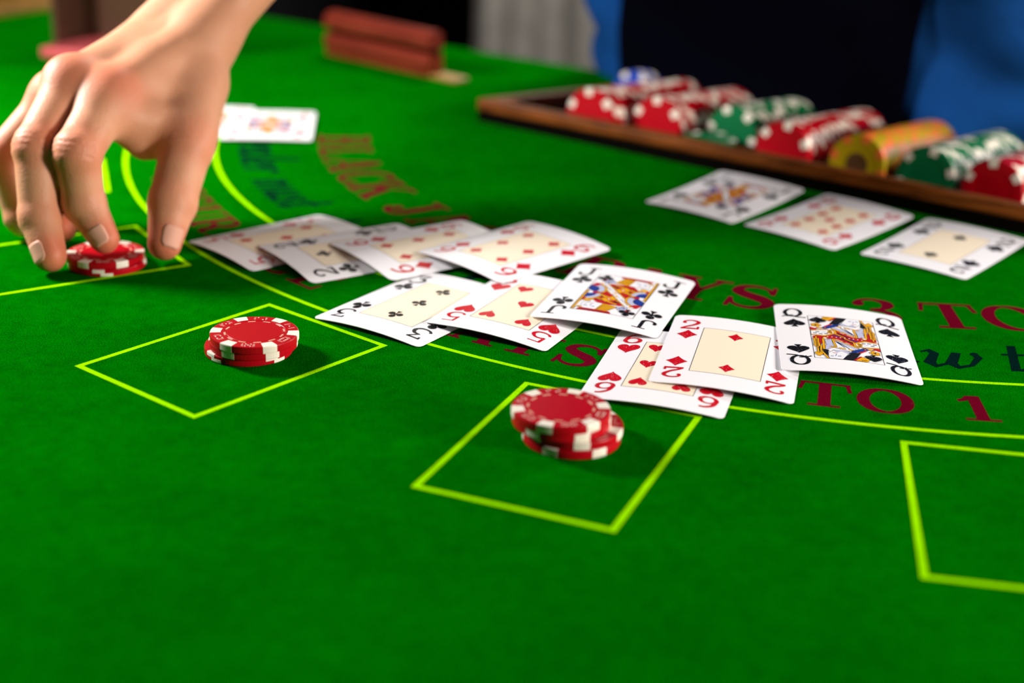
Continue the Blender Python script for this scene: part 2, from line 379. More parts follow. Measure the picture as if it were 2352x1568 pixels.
        g.spline([(.17, .50), (.34, .59), (.54, .56), (.68, .32), (.58, .10), (.38, .035), (.18, .08), (.09, .22)], [t, t*1.2, T*.7, T, T*.7, t*1.1, t*1.2, T*.7]); wd = .78
    elif ch == '6':
        g.arc(.40, .30, .27, .265, 0, 360, 30); g.spline([(.62, .93), (.40, .90), (.20, .68), (.13, .34)], [t*1.2, t*1.5, T*.9, T]); wd = .80
    elif ch == '9':
        g.arc(.40, .70, .27, .265, 0, 360, 30); g.spline([(.18, .07), (.40, .10), (.60, .32), (.67, .66)], [t*1.2, t*1.5, T*.9, T]); wd = .80
    elif ch == '7': g.rect(.1, .88, .68, 1); g.diag(.30, 0, .63, .95, T*.8); wd = .74
    else: wd = .45
    return g.P, wd
def GS(ch):
    """bold slanted script lower case, x-height .55"""
    T, t = .17, .05; g = Glyph(T, t); x = .55
    def stem(x0, y0, y1): g.rect(x0, y0, x0+T*.9, y1); g.path([(x0+T*.5, .06), (x0+T*1.0, .03), (x0+T*1.9, .14)], [t*2, t*1.6, t])
    def arch(x0, wd_): g.path([(x0+T*.6, x*.6), (x0+T+.04, x*.88), (x0+wd_-.02, x*.98), (x0+wd_+T*.45, x*.72), (x0+wd_+T*.45, 0)], [t, t, t*2, T*.9, T*.9])
    if ch == 'D': g.rect(.2, 0, .2+T, 1); g.arc(.34, .5, .42, .46, -100, 100, 26); g.spline([(0, .85), (.1, .98), (.3, .95)], [t]*3); wd = .95
    elif ch == 'a': g.arc(.22, .275, .17, .25, 20, 340, 24); stem(.34, 0, x); wd = .62
    elif ch == 'd': g.arc(.22, .275, .17, .25, 20, 340, 24); stem(.34, 0, 1.0); wd = .62
    elif ch == 'e': g.arc(.24, .275, .18, .25, 0, 310, 24); g.path([(.08, .24), (.25, .27), (.42, .32)], [t]*3); wd = .5
    elif ch == 'l': stem(.1, 0, 1.0); wd = .36
    elif ch == 'm': g.rect(.05, 0, .05+T*.9, x); arch(.05, .28); arch(.36, .28); wd = .88
    elif ch == 'n': g.rect(.05, 0, .05+T*.9, x); arch(.05, .30); wd = .58
    elif ch == 'o': g.arc(.24, .275, .18, .25, 0, 360, 28); wd = .52
    elif ch == 'r': g.rect(.05, 0, .05+T*.9, x); g.path([(.14, .4), (.24, .52), (.36, .5)], [t, t*2, t*2]); g.disc(.36, .46, .06); wd = .44
    elif ch == 's': g.spline([(.34, .44), (.22, .52), (.12, .42), (.24, .28), (.32, .14), (.18, .03), (.05, .1)], [t*1.5, t*1.5, T*.8, T, T*.8, t*1.5, t*2]); wd = .42
    elif ch == 't': stem(.12, 0, .85); g.rect(.0, x-.04, .40, x+.02); wd = .40
    elif ch == 'u': stem(.05, .08, x); stem(.36, 0, x); g.path([(.12, .08), (.2, .03), (.36, .2)], [t*2, t*2, t]); wd = .62
    elif ch == 'w':
        g.path([(.0, .48), (.1, .55), (.2, .45), (.17, .15), (.28, .03), (.42, .14), (.5, .5)], [t, t*2, T*.8, T, t*2, t*1.5, T*.7])
        g.path([(.5, .52), (.46, .15), (.58, .03), (.74, .12), (.82, .38), (.74, .54)], [T*.8, T, t*2, t*1.6, T*.7, t*1.5]); g.disc(.75, .5, .06); wd = .92
    elif ch in '167': p, wd = G(ch, .2, .07); g.P = p
    else: wd = .3
    return [[(px+.28*py, py) for px, py in poly] for poly in g.P], wd
def put_letter(P, wd, ang, rbase, cap, mat, name, xs=1.0):
    V = []; F = []
    for i, poly in enumerate(P):
        s = len(V)
        for x, y in poly:
            a = R(ang) + (x-wd/2)*cap*xs/rbase; r = rbase - y*cap
            V.append(tl((OX+r*math.cos(a), OY+r*math.sin(a)), 0.05 + 0.0015*(i % 30)))
        F.append(tuple(range(s, len(V))))
    link(name, mesh_py(name, V, F), mat, table)
def fixed(text, angs, rbase, cap, mat, xs=1.0):
    for ch, a in zip(text, angs): put_letter(*G(ch), a, rbase, cap, mat, 'printed_letter', xs)
fixed('BLACKJACKPAYS3TO2', (-173.0, -168.0, -162.6, -157.4, -152.6, -145.2, -140.4, -135.6, -130.7, -122.4, -117.7, -113.0, -108.4, -98.6, -92.6, -87.6, -80.0), 379.0, 36.0, MT['redprint'], .92)
fixed('INSURANCEPAYS2TO1', (-160.3, -157.6, -154.4, -151.4, -148.3, -144.9, -141.4, -138.0, -134.7, -124.6, -121.5, -118.4, -115.35, -108.6, -101.95, -98.85, -94.2), 491.8, 26.8, MT['redprint'], .96)
def running(text, a0, a1, rbase, cap):
    adv = [(.42 if c == ' ' else GS(c)[1]) for c in text]; tot = sum(adv); x = 0
    for c, d in zip(text, adv):
        if c != ' ': put_letter(*GS(c), a0 + (a1-a0)*(x+d/2)/tot, rbase, cap, MT['darkprint'], 'printed_letter', R(a1-a0)*rbase/(tot*cap))
        x += d
running('Dealer', -177.0, -161.4, 432.5, 38); running('must', -159.2, -150.3, 432.5, 38)
running('stand on 17 and must dra', -147.8, -96.7, 432.5, 38); running('w', -96.7, -92.5, 432.5, 38); running('to 16', -91.4, -80.5, 432.5, 38)

# ------------------------------------------------------------------ playing cards
CW, CH, CT = 63.0, 88.0, 0.30
def heart(n=28):
    P = []
    for k in range(n):
        a = 2*math.pi*k/n; x = 16*math.sin(a)**3; y = 13*math.cos(a)-5*math.cos(2*a)-2*math.cos(3*a)-math.cos(4*a); P.append((x/32, (y+2.5)/30))
    return [P]
def diamond():
    P = []
    for (ax, ay), (bx, by) in zip([(0, .5), (.46, 0), (0, -.5), (-.46, 0)], [(.46, 0), (0, -.5), (-.46, 0), (0, .5)]):
        for t in (0, .25, .5, .75):
            x, y = ax*(1-t)+bx*t, ay*(1-t)+by*t; f = 1-.30*t*(1-t)*1.4; P.append((x*f, y*f))
    return [P]
def circle(x, y, r, n=14): return [(x+r*math.cos(2*math.pi*k/n), y+r*math.sin(2*math.pi*k/n)) for k in range(n)]
STEM = [(-.03, .0), (-.05, -.25), (-.17, -.48), (.17, -.48), (.05, -.25), (.03, .0)]
def spade():
    h = [(x*.98, -y*.80+.06) for x, y in heart()[0]]
    return [h, STEM]
def club(): return [circle(0, .28, .205), circle(-.285, -.06, .205), circle(.285, -.06, .205), STEM, [(-.04, .12), (-.14, -.03), (-.12, -.1), (.12, -.1), (.14, -.03), (.04, .12)]]
SUIT = {'H': (heart, 'red'), 'D': (diamond, 'red'), 'S': (spade, 'black'), 'C': (club, 'black')}
def xform(P, cx, cy, sx, sy, flip=False):
    f = -1 if flip else 1
    return [[(cx+f*x*sx, cy+f*y*sy) for x, y in poly] for poly in P]
def print_mesh(name, polys, zf, zoff, step=0.004, mi=None, maxlen=5.0):
    bm = bmesh.new()
    for i, poly in enumerate(polys):
        vs = [bm.verts.new((x, y, zoff + (step*(i % 40) if mi is None else step*40*i/len(polys)))) for x, y in poly]
        try: f = bm.faces.new(vs)
        except ValueError: continue
        if mi: f.material_index = mi[i]
    bmesh.ops.triangulate(bm, faces=bm.faces[:])
    for it in range(4):
        long = [e for e in bm.edges if e.calc_length() > maxlen]
        if not long: break
        bmesh.ops.subdivide_edges(bm, edges=long, cuts=1); bmesh.ops.triangulate(bm, faces=[f for f in bm.faces if len(f.verts) > 3])
    for f in bm.faces:
        f.normal_update()
        if f.normal.z < 0: f.normal_flip()
    for v in bm.verts:
        u, w_ = v.co.x + CW/2, v.co.y + CH/2
        v.co = Vector((v.co.x*S, v.co.y*S, (zf(u, w_) + CT + v.co.z)*S))
    me = bpy.data.meshes.new(name); bm.to_mesh(me); bm.free(); return me
PIPS = {'2': [(0, 20), (0, -20)], '3': [(0, 20), (0, 0), (0, -20)], '5': [(-9.6, 20), (9.6, 20), (0, 0), (-9.6, -20), (9.6, -20)],
        '6': [(sx*9.6, y) for sx in (-1, 1) for y in (20.5, 0, -20.5)],
        '9': [(sx*9.6, y) for sx in (-1, 1) for y in (21.5, 7.2, -7.2, -21.5)] + [(0, 0)]}
def quad(x0, y0, x1, y1, w0, w1=None):
    w1 = w0 if w1 is None else w1; dx, dy = x1-x0, y1-y0; l = math.hypot(dx, dy); nx, ny = -dy/l, dx/l
    return [(x0+nx*w0/2, y0+ny*w0/2), (x0-nx*w0/2, y0-ny*w0/2), (x1-nx*w1/2, y1-ny*w1/2), (x1+nx*w1/2, y1+ny*w1/2)]
def ringseg(cx, cy, r0_, r1_, a0, a1, n=10):
    o = [(cx+r1_*math.cos(R(a0+(a1-a0)*k/n)), cy+r1_*math.sin(R(a0+(a1-a0)*k/n))) for k in range(n+1)]
    i = [(cx+r0_*math.cos(R(a0+(a1-a0)*k/n)), cy+r0_*math.sin(R(a0+(a1-a0)*k/n))) for k in range(n+1)]
    return o + i[::-1]
def queen_half():
    A = []; a = lambda c, p: A.append((c, p))
    # robe, from the middle line up to the shoulders
    a('c_red', [(-15, 0), (15, 0), (15, 9), (11, 12), (8, 4), (-4, 10), (-9, 4)])
    a('c_white', [(-6, 15), (-2, 17.5), (9, 12), (10, 3), (3, 2), (-5, 10)])
    a('c_lav', [(6, 13), (10, 17), (12, 12), (10, 3), (6.5, 3)])
    a('c_lav', quad(-5, 13.5, 4, 4.5, 2.2))
    a('c_gold', quad(-6, 16, 10.5, 11.8, 1.3)); a('c_gold', quad(-5.5, 11.5, 6, 2.2, 1.2)); a('c_gold', quad(5, 12.5, 6, 2.5, 1.0)); a('c_gold', quad(10.8, 17, 10.3, 2.5, 1.2))
    a('c_blue', quad(-1, 13.5, 4, 6, .5)); a('c_blue', quad(1, 12.5, 4.6, 6, .4))
    a('c_red', quad(-4.5, 8, 4, 1.2, 2.0)); a('c_black', quad(-5.5, 7.5, 2, .8, 1.2)); a('c_gold', quad(-6.5, 7, 0.5, .7, .9)); a('c_blue', quad(-8, 5, -2, .7, 1.0))
    # ermine sleeve
    a('c_gold', [(-15.6, 1.4), (-9, .6), (-3.2, 5.6), (-3.6, 9.4), (-8, 10.4), (-15.6, 8.2)])
    a('c_white', [(-15.6, 2.4), (-9.4, 1.8), (-4.4, 6), (-4.8, 8.6), (-8, 9.4), (-15.6, 7.2)])
    for x, y in ((-13.6, 4), (-11, 3.4), (-8.4, 4.2), (-6.4, 6), (-12.4, 6), (-6.6, 8)): a('c_black', quad(x-.9, y, x+.9, y+.2, .9))
    a('c_lav', quad(-10.6, 5.4, -8.4, 7.4, .5))
    # hand, star, flower, blue sleeve
    a('c_red', [(-15.6, 8.6), (-13, 9), (-11.6, 11.8), (-13.4, 11), (-15.6, 12.4)])
    a('c_gold', quad(-12.4, 11, -8, 12, 1.6)); a('c_blue', quad(-9.4, 11.2, -2.6, 17, 2.6)); a('c_blue', quad(-3.4, 15.6, -1, 19.5, 1.6))
    a('c_red', quad(-8.8, 13.4, -1.6, 22, 1.0))
    for k in range(5): a('c_gold', circle(-12.6+1.5*math.cos(R(72*k)), 15.3+1.6*math.sin(R(72*k)), 1.15, 8))
    a('c_black', circle(-12.6, 15.3, .5, 8))
    # hair, face, veil
    a('c_black', [(-6, 17.6), (-2, 18), (3.4, 27.9), (-2.2, 27.9)])
    a('c_white', [(-1, 18.2), (6.5, 17.4), (9.2, 21), (9.4, 27.9), (3, 27.9)]); a('c_lav', [(-2, 17.6), (6.6, 16.8), (5.4, 19.4), (0, 20.2)])
    a('c_black', [(8.6, 17.4), (11.2, 16.6), (11.4, 21), (9.4, 24.5), (9.2, 20)])
    a('c_gold', quad(9.6, 27.9, 12.4, 18.2, 1.1)); a('c_gold', quad(12.3, 18.6, 11.8, 12, 1.0))
    a('c_blue', quad(3.6, 24.2, 5.2, 24.6, .6)); a('c_blue', quad(7, 24.8, 8.4, 25.0, .6)); a('c_blue', quad(6.2, 24.6, 5.6, 22, .3)); a('c_red', quad(5, 20.7, 7.2, 20.7, .5))
    a('c_gold', [(-9.4, 24.5), (-8, 27.9), (-2.6, 27.9), (-5.6, 22)]); a('c_red', quad(-5.8, 22, -2.2, 27.6, .9)); a('c_black', quad(-8, 26, -5.4, 26.8, .5))
    # sceptre
    a('c_gold', quad(13.6, .5, 13.6, 22, .9)); a('c_gold', [(12.2, 3), (15.2, 3), (14.8, 8), (15.2, 12), (13.6, 16), (12, 12), (12.4, 8)])
    a('c_gold', [(13.6, 26), (11.4, 22.6), (12.4, 20.6), (14.8, 20.6), (15.6, 22.6)]); a('c_black', quad(13.6, 4, 13.6, 14, .3))
    # belt of beads
    for k in range(9): a('c_red', circle(-8+2*k, .1, .75, 8)); a('c_white', circle(-8+2*k, .1, .4, 6))
    a('c_gold', circle(9.4, 2.2, 1.3, 10)); a('c_white', circle(9.4, 2.2, .7, 8))
    return A
def jack_half():
    A = []; a = lambda c, p: A.append((c, p))
    a('c_red', [(-12, 0), (12, 0), (10, 10), (5, 16), (-6, 15), (-11, 9)])
    for x, y in ((-7, 9), (-3, 11), (1.5, 12), (6, 10), (-5.5, 5), (5, 5.5), (8.5, 4), (-8.8, 2)): a('c_black', quad(x-1.3, y, x+1.3, y, 2.0))
    a('c_gold', quad(-8, 12.6, 7, 2, 1.0)); a('c_gold', quad(-9.5, 7.5, 1, .4, 1.0)); a('c_gold', quad(-4, 14, 10, 7.5, 1.3)); a('c_gold', quad(0, 9, 9, 1, 1.6))
    a('c_gold', [(-2.5, 7), (2.5, 12.5), (5.5, 8.5), (.5, 3)]); a('c_red', circle(1.6, 7.8, 1.2, 8)); a('c_white', circle(1.6, 7.8, .6, 8))
    # sash
    a('c_gold', quad(-11.4, 15.6, 0, 0, 5.2)); a('c_white', quad(-11.4, 15.6, 0, 0, 3.8)); a('c_lav', quad(-9, 12.4, -2, 2.8, .6))
    # round shields at both sides
    a('c_gold', ringseg(-15.6, 4, 8.6, 9.8, -25, 70)); a('c_lav', ringseg(-15.6, 4, 5.6, 8.6, -25, 75)); a('c_blue', ringseg(-15.6, 4, 0.2, 5.6, -40, 90)); a('c_black', ringseg(-15.6, 4, 5.3, 5.7, -30, 80))
    a('c_red', [(-15.6, 9.5), (-12, 9.5), (-10.4, 13), (-14, 14.5)])
    a('c_gold', ringseg(15.6, 3, 8.6, 9.6, 105, 185)); a('c_lav', ringseg(15.6, 3, 6.0, 8.6, 105, 185)); a('c_blue', ringseg(15.6, 3, .2, 6.0, 95, 190))
    a('c_gold', circle(11.5, 12.5, 2.0, 8)); a('c_gold', circle(9.6, 10.6, 1.3, 8)); a('c_red', [(12.6, 9), (15.5, 9.6), (15.5, 13), (13, 13)])
    # collar, head, hair, hat
    a('c_lav', [(-9.5, 14.5), (-4.5, 17), (-6.5, 21), (-10.5, 19)]); a('c_blue', quad(-8.8, 16.6, -6.4, 19, .7)); a('c_blue', quad(-9.2, 18.2, -7, 16.4, .5))
    a('c_red', [(-11.5, 17), (-9.8, 20.5), (-12, 22)])
    a('c_white', [(1.5, 16), (9, 14.5), (12.5, 18), (12, 25), (3.5, 25.5)]); a('c_white', [(9, 15), (14.8, 16), (14.6, 24), (12, 24.5)])
    a('c_gold', [(-5, 17), (2.5, 15.5), (4, 25.4), (-1.5, 25.8)])
    for k in range(5): a('c_black', quad(-3.6+1.2*k, 17, -.9+1.0*k, 25, .25))
    a('c_blue', quad(5.2, 21.4, 6.8, 21.6, .7)); a('c_blue', quad(9, 21.2, 10.4, 21.4, .7)); a('c_blue', quad(7.8, 21, 7.4, 18.6, .35)); a('c_red', quad(6.6, 17.4, 8.6, 17.3, .5))
    a('c_red', [(-3.5, 25.4), (11.5, 24.8), (13, 27.9), (-4.5, 27.9)]); a('c_gold', quad(10.8, 25, 13.4, 23, 1.2)); a('c_black', quad(-3, 26.7, 11.5, 26.2, .6))
    # staff along the edge
    a('c_gold', quad(14.9, -2, 14.9, 27.5, 1.2)); a('c_black', quad(15.4, -2, 15.4, 27.5, .2))
    return A
def make_card(key, rank, suit, label, pose, zf, detail=True):
    x, y, a = pose
    cx = x + CW/2*math.cos(a) - CH/2*math.sin(a); cy = y + CW/2*math.sin(a) + CH/2*math.cos(a)
    root = empty('playing_card', wpos(cx, cy, 0), a)
    tag(root, label, 'playing card', 'playing cards on the felt')
    rad = 3.3; rows = [0, .25, .9, 1.9, 3.3] + [3.3 + (CH-6.6)*k/16 for k in range(1, 16)] + [CH-3.3, CH-1.9, CH-.9, CH-.25, CH]
    NU = 24; V = []; F = []; nr = len(rows)
    for lay in (0, 1):
        for v in rows:
            d = min(v, CH-v); ins = rad - math.sqrt(max(0, rad*rad-(rad-d)**2)) if d < rad else 0
            for k in range(NU+1):
                u = ins + (CW-2*ins)*k/NU; V.append((u-CW/2, v-CH/2, zf(u, v)+CT*lay))
    st_ = NU+1; off = nr*st_
    for j in range(nr-1):
        for k in range(NU):
            q = (j*st_+k, j*st_+k+1, (j+1)*st_+k+1, (j+1)*st_+k)
            F.append(tuple(i+off for i in q)); F.append(q[::-1])
    ring_ = [k for k in range(st_)] + [j*st_+NU for j in range(1, nr)] + [(nr-1)*st_+k for k in range(NU-1, -1, -1)] + [j*st_ for j in range(nr-2, 0, -1)]
    for i in range(len(ring_)):
        p, q = ring_[i], ring_[(i+1) % len(ring_)]; F.append((p, q, q+off, p+off))
    link('card_stock', mesh_py('card_stock', V, F, smooth=False), MT['paper'], root)
    fn, ink = SUIT[suit]
    PW, PH = 15.75, 28.0
    court = rank in 'JQK'
    if not court:
        polys = [[(-PW+2*PW*i/8, -PH), (-PW+2*PW*(i+1)/8, -PH), (-PW+2*PW*(i+1)/8, PH), (-PW+2*PW*i/8, PH)] for i in range(8)]
        link('centre_panel', print_mesh('centre_panel', polys, zf, .03, 0), MT['cream'], root)
    fl = []
    e = .16
    for x0, y0, x1, y1 in ((-PW, -PH, PW, -PH), (PW, -PH, PW, PH), (PW, PH, -PW, PH), (-PW, PH, -PW, -PH)): fl.append(quad(x0, y0, x1, y1, e*1.6))
    link('panel_frame_line', print_mesh('panel_frame_line', fl, zf, .05, 0), MT['line_ink'], root)
    for flip in (False, True):
        for sx in (-1, 1):
            P, wd = G({'3': '3f', 'J': 'Jc'}.get(rank, rank), .155, .085)
            f = -1 if flip else 1
            hx = sx*22.6; cy0 = f*31.2
            polys = [[(hx + f*(px-wd/2)*(11.5 if rank in 'QJ' else 13.0), cy0 + f*(py-.5)*12.4) for px, py in poly] for poly in P]
            polys += xform(fn(), hx, f*17.6, 10.6, 11.8, flip)
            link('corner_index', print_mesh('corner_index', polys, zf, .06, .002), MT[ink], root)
    if court:
        half = queen_half() if rank == 'Q' else jack_half()
        polys, mi = [], []
        for f in (1, -1):
            for c, poly in half:
                pp = [(max(-PW+.2, min(PW-.2, f*px)), f*py) for px, py in poly]
                polys.append(pp); mi.append(COURT.index(c))
                if c in ('c_gold', 'c_white', 'c_lav', 'c_blue') and abs(sum(a_[0]*b_[1]-b_[0]*a_[1] for a_, b_ in zip(pp, pp[1:]+pp[:1]))) > 3.0:
                    for a_, b_ in zip(pp, pp[1:]+pp[:1]):
                        if math.hypot(a_[0]-b_[0], a_[1]-b_[1]) > .15: polys.append(quad(*a_, *b_, .2)); mi.append(COURT.index('c_black'))
        link('court_picture', print_mesh('court_picture', polys, zf, .05, .0035, mi, 6.0), [MT[c] for c in COURT], root)
        for f in (1, -1):
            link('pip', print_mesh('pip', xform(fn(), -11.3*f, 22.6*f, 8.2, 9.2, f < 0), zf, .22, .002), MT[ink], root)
    else:
        for px, py in PIPS[rank]:
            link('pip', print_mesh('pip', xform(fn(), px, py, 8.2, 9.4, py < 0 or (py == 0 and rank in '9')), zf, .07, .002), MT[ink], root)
    return root
def zfun(z0, m, sag, curl=0.0):
    return lambda u, v: z0 + m*(1-u/CW) + sag*(1-(2*u/CW-1)**2) + curl*(v/CH)**2
CARDS = [
 ('3', 'C', 'three of clubs card, lying lowest beneath the five of hearts', (-96.0528, 675.251, -0.5635), (.2, 0, 2.0)),
 ('5', 'H', 'five of hearts card between the three of clubs and the jack of clubs', (-41.7742, 668.7914, -0.4375), (.2, 2.3, 2.0)),
 ('6', 'H', 'six of hearts card half covered by the two of diamonds', (28.3718, 590.3248, -0.2721), (.2, 0, 2.0)),
 ('J', 'C', 'jack of clubs picture card lying on the five of hearts', (7.5734, 678.269, -0.313), (2.37, 1.4, 2.0)),
 ('2', 'D', 'two of diamonds card between the six of hearts and the queen of spades', (59.7764, 605.5719, -0.2261), (.2, 2.4, 2.0)),
 ('Q', 'S', 'queen of spades picture card with its edge on the two of diamonds', (120.8558, 624.6782, -0.1072), (.2, 2.4, 2.0)),
 ('5', 'D', 'five of diamonds card, lowest in the fan beside the hand', (-179.8868, 786.2106, -0.8151), (.2, 0, 2.0)),
 ('2', 'C', 'two of clubs card lying on the five of diamonds', (-139.759, 775.9826, -0.9496), (.23, 2.4, 2.0)),
 ('6', 'D', 'six of diamonds card lying on the two of clubs', (-101.5173, 780.0576, -0.9149), (1.44, 2.6, 2.0)),
 ('6', 'D', 'six of diamonds card on top of the fan, fully uncovered', (-53.0574, 767.6232, -0.7474), (3.85, 1.4, 2.0)),
 ('J', 'S', 'black jack picture card lying alone beside the nine of diamonds, near the chip tray', (78.3687, 899.5352, -0.6762), (.2, 0, 1.0, 3.5)),
 ('9', 'D', 'nine of diamonds card in front of the chip tray', (133.8443, 857.4578, -0.7633), (.2, 0, 1.0, 3.5)),
 ('2', 'S', 'two of spades card beside the nine of diamonds', (193.0284, 809.0353, -0.6752), (.2, 0, 1.0, 2.5)),
 ('Q', 'D', 'red suit picture card lying under another picture card behind the hand', (-254.0, 1026.0, 0.10), (.2, 0, .6)),
 ('J', 'H', 'red suit picture card on top of another one behind the hand', (-206.0, 1012.0, 0.10), (1.5, .3, .4)),
]
for r_, s_, lab, pose, zz in CARDS: make_card(r_ + s_, r_, s_, lab, pose, zfun(*zz))

# ------------------------------------------------------------------ poker chips
CR, CHT = 19.75, 3.4
def lathe(name, prof, n=64, smooth_ang=None):
    V = []; F = []; m = len(prof)
    for i in range(n):
        a = 2*math.pi*i/n
        for r_, z in prof: V.append((r_*math.cos(a), r_*math.sin(a), z))
    for i in range(n):
        for j in range(m-1): F.append((i*m+j, ((i+1) % n)*m+j, ((i+1) % n)*m+j+1, i*m+j+1))
    F.append(tuple(i*m for i in range(n))[::-1]); F.append(tuple(i*m+m-1 for i in range(n)))
    return mesh_py(name, V, F)
def sector(name, prof, a0, a1, n=5):
    V = []; F = []; m = len(prof)
    for i in range(n+1):
        a = R(a0+(a1-a0)*i/n)
        for r_, z in prof: V.append((r_*math.cos(a), r_*math.sin(a), z))
    for i in range(n):
        for j in range(m): F.append((i*m+j, (i+1)*m+j, (i+1)*m+(j+1) % m, i*m+(j+1) % m))
    F.append(tuple(range(m))[::-1]); F.append(tuple(range(n*m, (n+1)*m)))
    return mesh_py(name, V, F)
h = CHT
BODY = [(12.6, .25), (13.0, 0), (19.2, 0), (19.6, .12), (CR, .45), (CR, h-.45), (19.6, h-.12), (19.2, h), (14.0, h), (13.8, h-.18), (12.4, h-.18), (12.2, h-.05), (0.2, h-.05)]
chip_body_me = lathe('body', BODY)
q = .07
def spot_prof(z0, z1):
    P = [(14.9, z1+q)] if z1 >= h else [(18.5, z1)]
    if z1 >= h: P += [(19.2+q, h+q), (19.6+q, h-.12+q), (CR+q, h-.45)]
    else: P += [(CR+q, z1)]
    if z0 <= 0: P += [(CR+q, .45), (19.6+q, .08), (19.2+q, .02), (14.9, .02)]
    else: P += [(CR+q, z0), (18.5, z0)]
    return P
spot_me = sector('edge_spot', spot_prof(0, h), -9.5, 9.5)
spot_top_me = sector('edge_spot', spot_prof(h/2, h), -9, 9)
spot_bot_me = sector('edge_spot', spot_prof(0, h/2), 3, 21)
dash_me = sector('ring_dash', [(12.75, h-.16), (13.6, h-.16), (13.6, h-.10), (12.75, h-.10)], -7.5, 7.5, 4)
DICE = {1: [(0, 0)], 2: [(-1, -1), (1, 1)], 3: [(-1, -1), (0, 0), (1, 1)], 4: [(-1, -1), (-1, 1), (1, -1), (1, 1)],
        5: [(-1, -1), (-1, 1), (1, -1), (1, 1), (0, 0)], 6: [(-1, -1), (-1, 0), (-1, 1), (1, -1), (1, 0), (1, 1)]}
def dice_mesh(n):
    V = []; F = []
    def poly(P, z):
        s = len(V); V.extend((x, y, z) for x, y in P); F.append(tuple(range(s, len(V))))
    for dx, dy in DICE[n]: poly(circle(16.6+dx*1.15, dy*1.15, .42, 10), h+.03)
    for sy in (-1, 1):
        poly(quad(15.0, sy*2.35, 18.3, sy*2.35, .16), h+.025); poly(quad(15.3, sy*2.85, 18.0, sy*2.85, .12), h+.025)
    return mesh_py('die_mark', V, F)
dice_me = [dice_mesh(k) for k in range(1, 7)]
for me_, m_ in ((spot_me, 'chip_white'), (spot_top_me, 'chip_white'), (spot_bot_me, 'chip_white'), (dash_me, 'chip_dash')): me_.materials.append(MT[m_])
for d_ in dice_me: d_.materials.append(MT['chip_white'])
chip_body_me.materials.append(MT['chip_red'])
def make_chip(split=False):
    root = empty('poker_chip', (0, 0, 0))
    link('body', chip_body_me, None, root)
    for k in range(6):
        if split:
            if k > 3: continue
            for me_ in (spot_top_me, spot_bot_me):
                s_ = link('edge_spot', me_, None, root); s_.rotation_euler = (0, 0, R(90*k))
            continue
        else:
            s_ = link('edge_spot', spot_me, None, root); s_.rotation_euler = (0, 0, R(60*k))
        d_ = link('die_mark', dice_me[k], None, root); d_.rotation_euler = (0, 0, R(60*k+30))
    for k in range(12):
        d_ = link('ring_dash', dash_me, None, root); d_.rotation_euler = (0, 0, R(30*k+15))
    return root
protoA = make_chip(False); protoB = make_chip(True); usedA = [False]; usedB = [False]
def put_chip(x, y, z, rz, split, label, tilt=(0, 0)):
    proto, used = (protoB, usedB) if split else (protoA, usedA)
    if not used[0]: o = proto; used[0] = True
    else: o = copy_tree(proto)
    o.location = wpos(x, y, z); o.rotation_euler = (R(tilt[0]), R(tilt[1]), R(rz))
    tag(o, label, 'poker chip', 'red chips on the table'); return o
Z1 = .15; st3 = CHT + .06
put_chip(-118.6, 631.2, Z1, 41, True, 'bottom red chip of the three-chip stack in the betting box beside the three of clubs')
put_chip(-116.2, 629.8, Z1+st3, 5, False, 'middle red chip of the three-chip stack in the betting box')
put_chip(-115.4, 628.6, Z1+2*st3, 0, False, 'top red chip of the neat three-chip stack in the betting box')
put_chip(25.2, 549.6, Z1, 3, False, 'bottom red chip of the leaning four-chip stack beside the six of hearts')
put_chip(26.0, 550.6, Z1+st3, -22, False, 'second red chip from below in the leaning four-chip stack')
put_chip(20.8, 549.8, Z1+2*st3, -6, False, 'third red chip from below in the leaning four-chip stack')
put_chip(20.4, 549.2, Z1+3*st3, 10, False, 'top red chip of the leaning four-chip stack')
put_chip(-212.2, 743.6, Z1, -88, True, 'lower red chip under the fingers of the hand')
put_chip(-213.0, 744.2, Z1+st3, 10, False, 'upper red chip held down by the index finger')

# ------------------------------------------------------------------ chip tray
tray = empty('chip_tray', wpos(TOX, TOY, 0), TA); tray.rotation_euler = (TILT, 0, TA)
tag(tray, 'brown wooden chip tray with long grooves full of poker chips', 'chip tray')
TM = Matrix.Translation(wpos(TOX, TOY, 0)) @ Matrix.Rotation(TA, 4, 'Z') @ Matrix.Rotation(TILT, 4, 'X')
ZC = 14.0                                   # height of the chips' axes above the felt
def rail(name, x0, x1, y0, y1):
    link(name, box_mesh(name, x0, x1, y0, y1, 6.0, RZ-1, 2.2, 3), MT['wood'], tray)
rail('front_rail', X0-RW, X1+RW, N0-RW, N0); rail('back_rail', X0-RW, X1+RW, N1, N1+RW)
rail('side_rail', X0-RW, X0, N0+.05, N1-.05); rail('side_rail', X1, X1+RW, N0+.05, N1-.05)
link('shade_plinth', box_mesh('shade_plinth', X0-RW+2.5, X1+RW-2.5, N0-RW+2.5, N1+RW-2.5, -22, -10), MT['black_band'], tray)
for x0, x1, y0, y1 in ((X0-RW+1.5, X1+RW-1.5, N0-RW+1.2, N0-1), (X0-RW+2.5, X1+RW-2.5, N1+1, N1+RW-2.5)):
    link('shade_plinth', box_mesh('shade_plinth', x0, x1, y0, y1, -9.95, 5.95), MT['black_band'], tray)  # black strips standing in for the shadow band under the rail
ROWX = [0.0, 46.0, 96.0, 150.0, 203.0, 250.0, 294.6]
GX = [-47.0] + ROWX + [340.0]
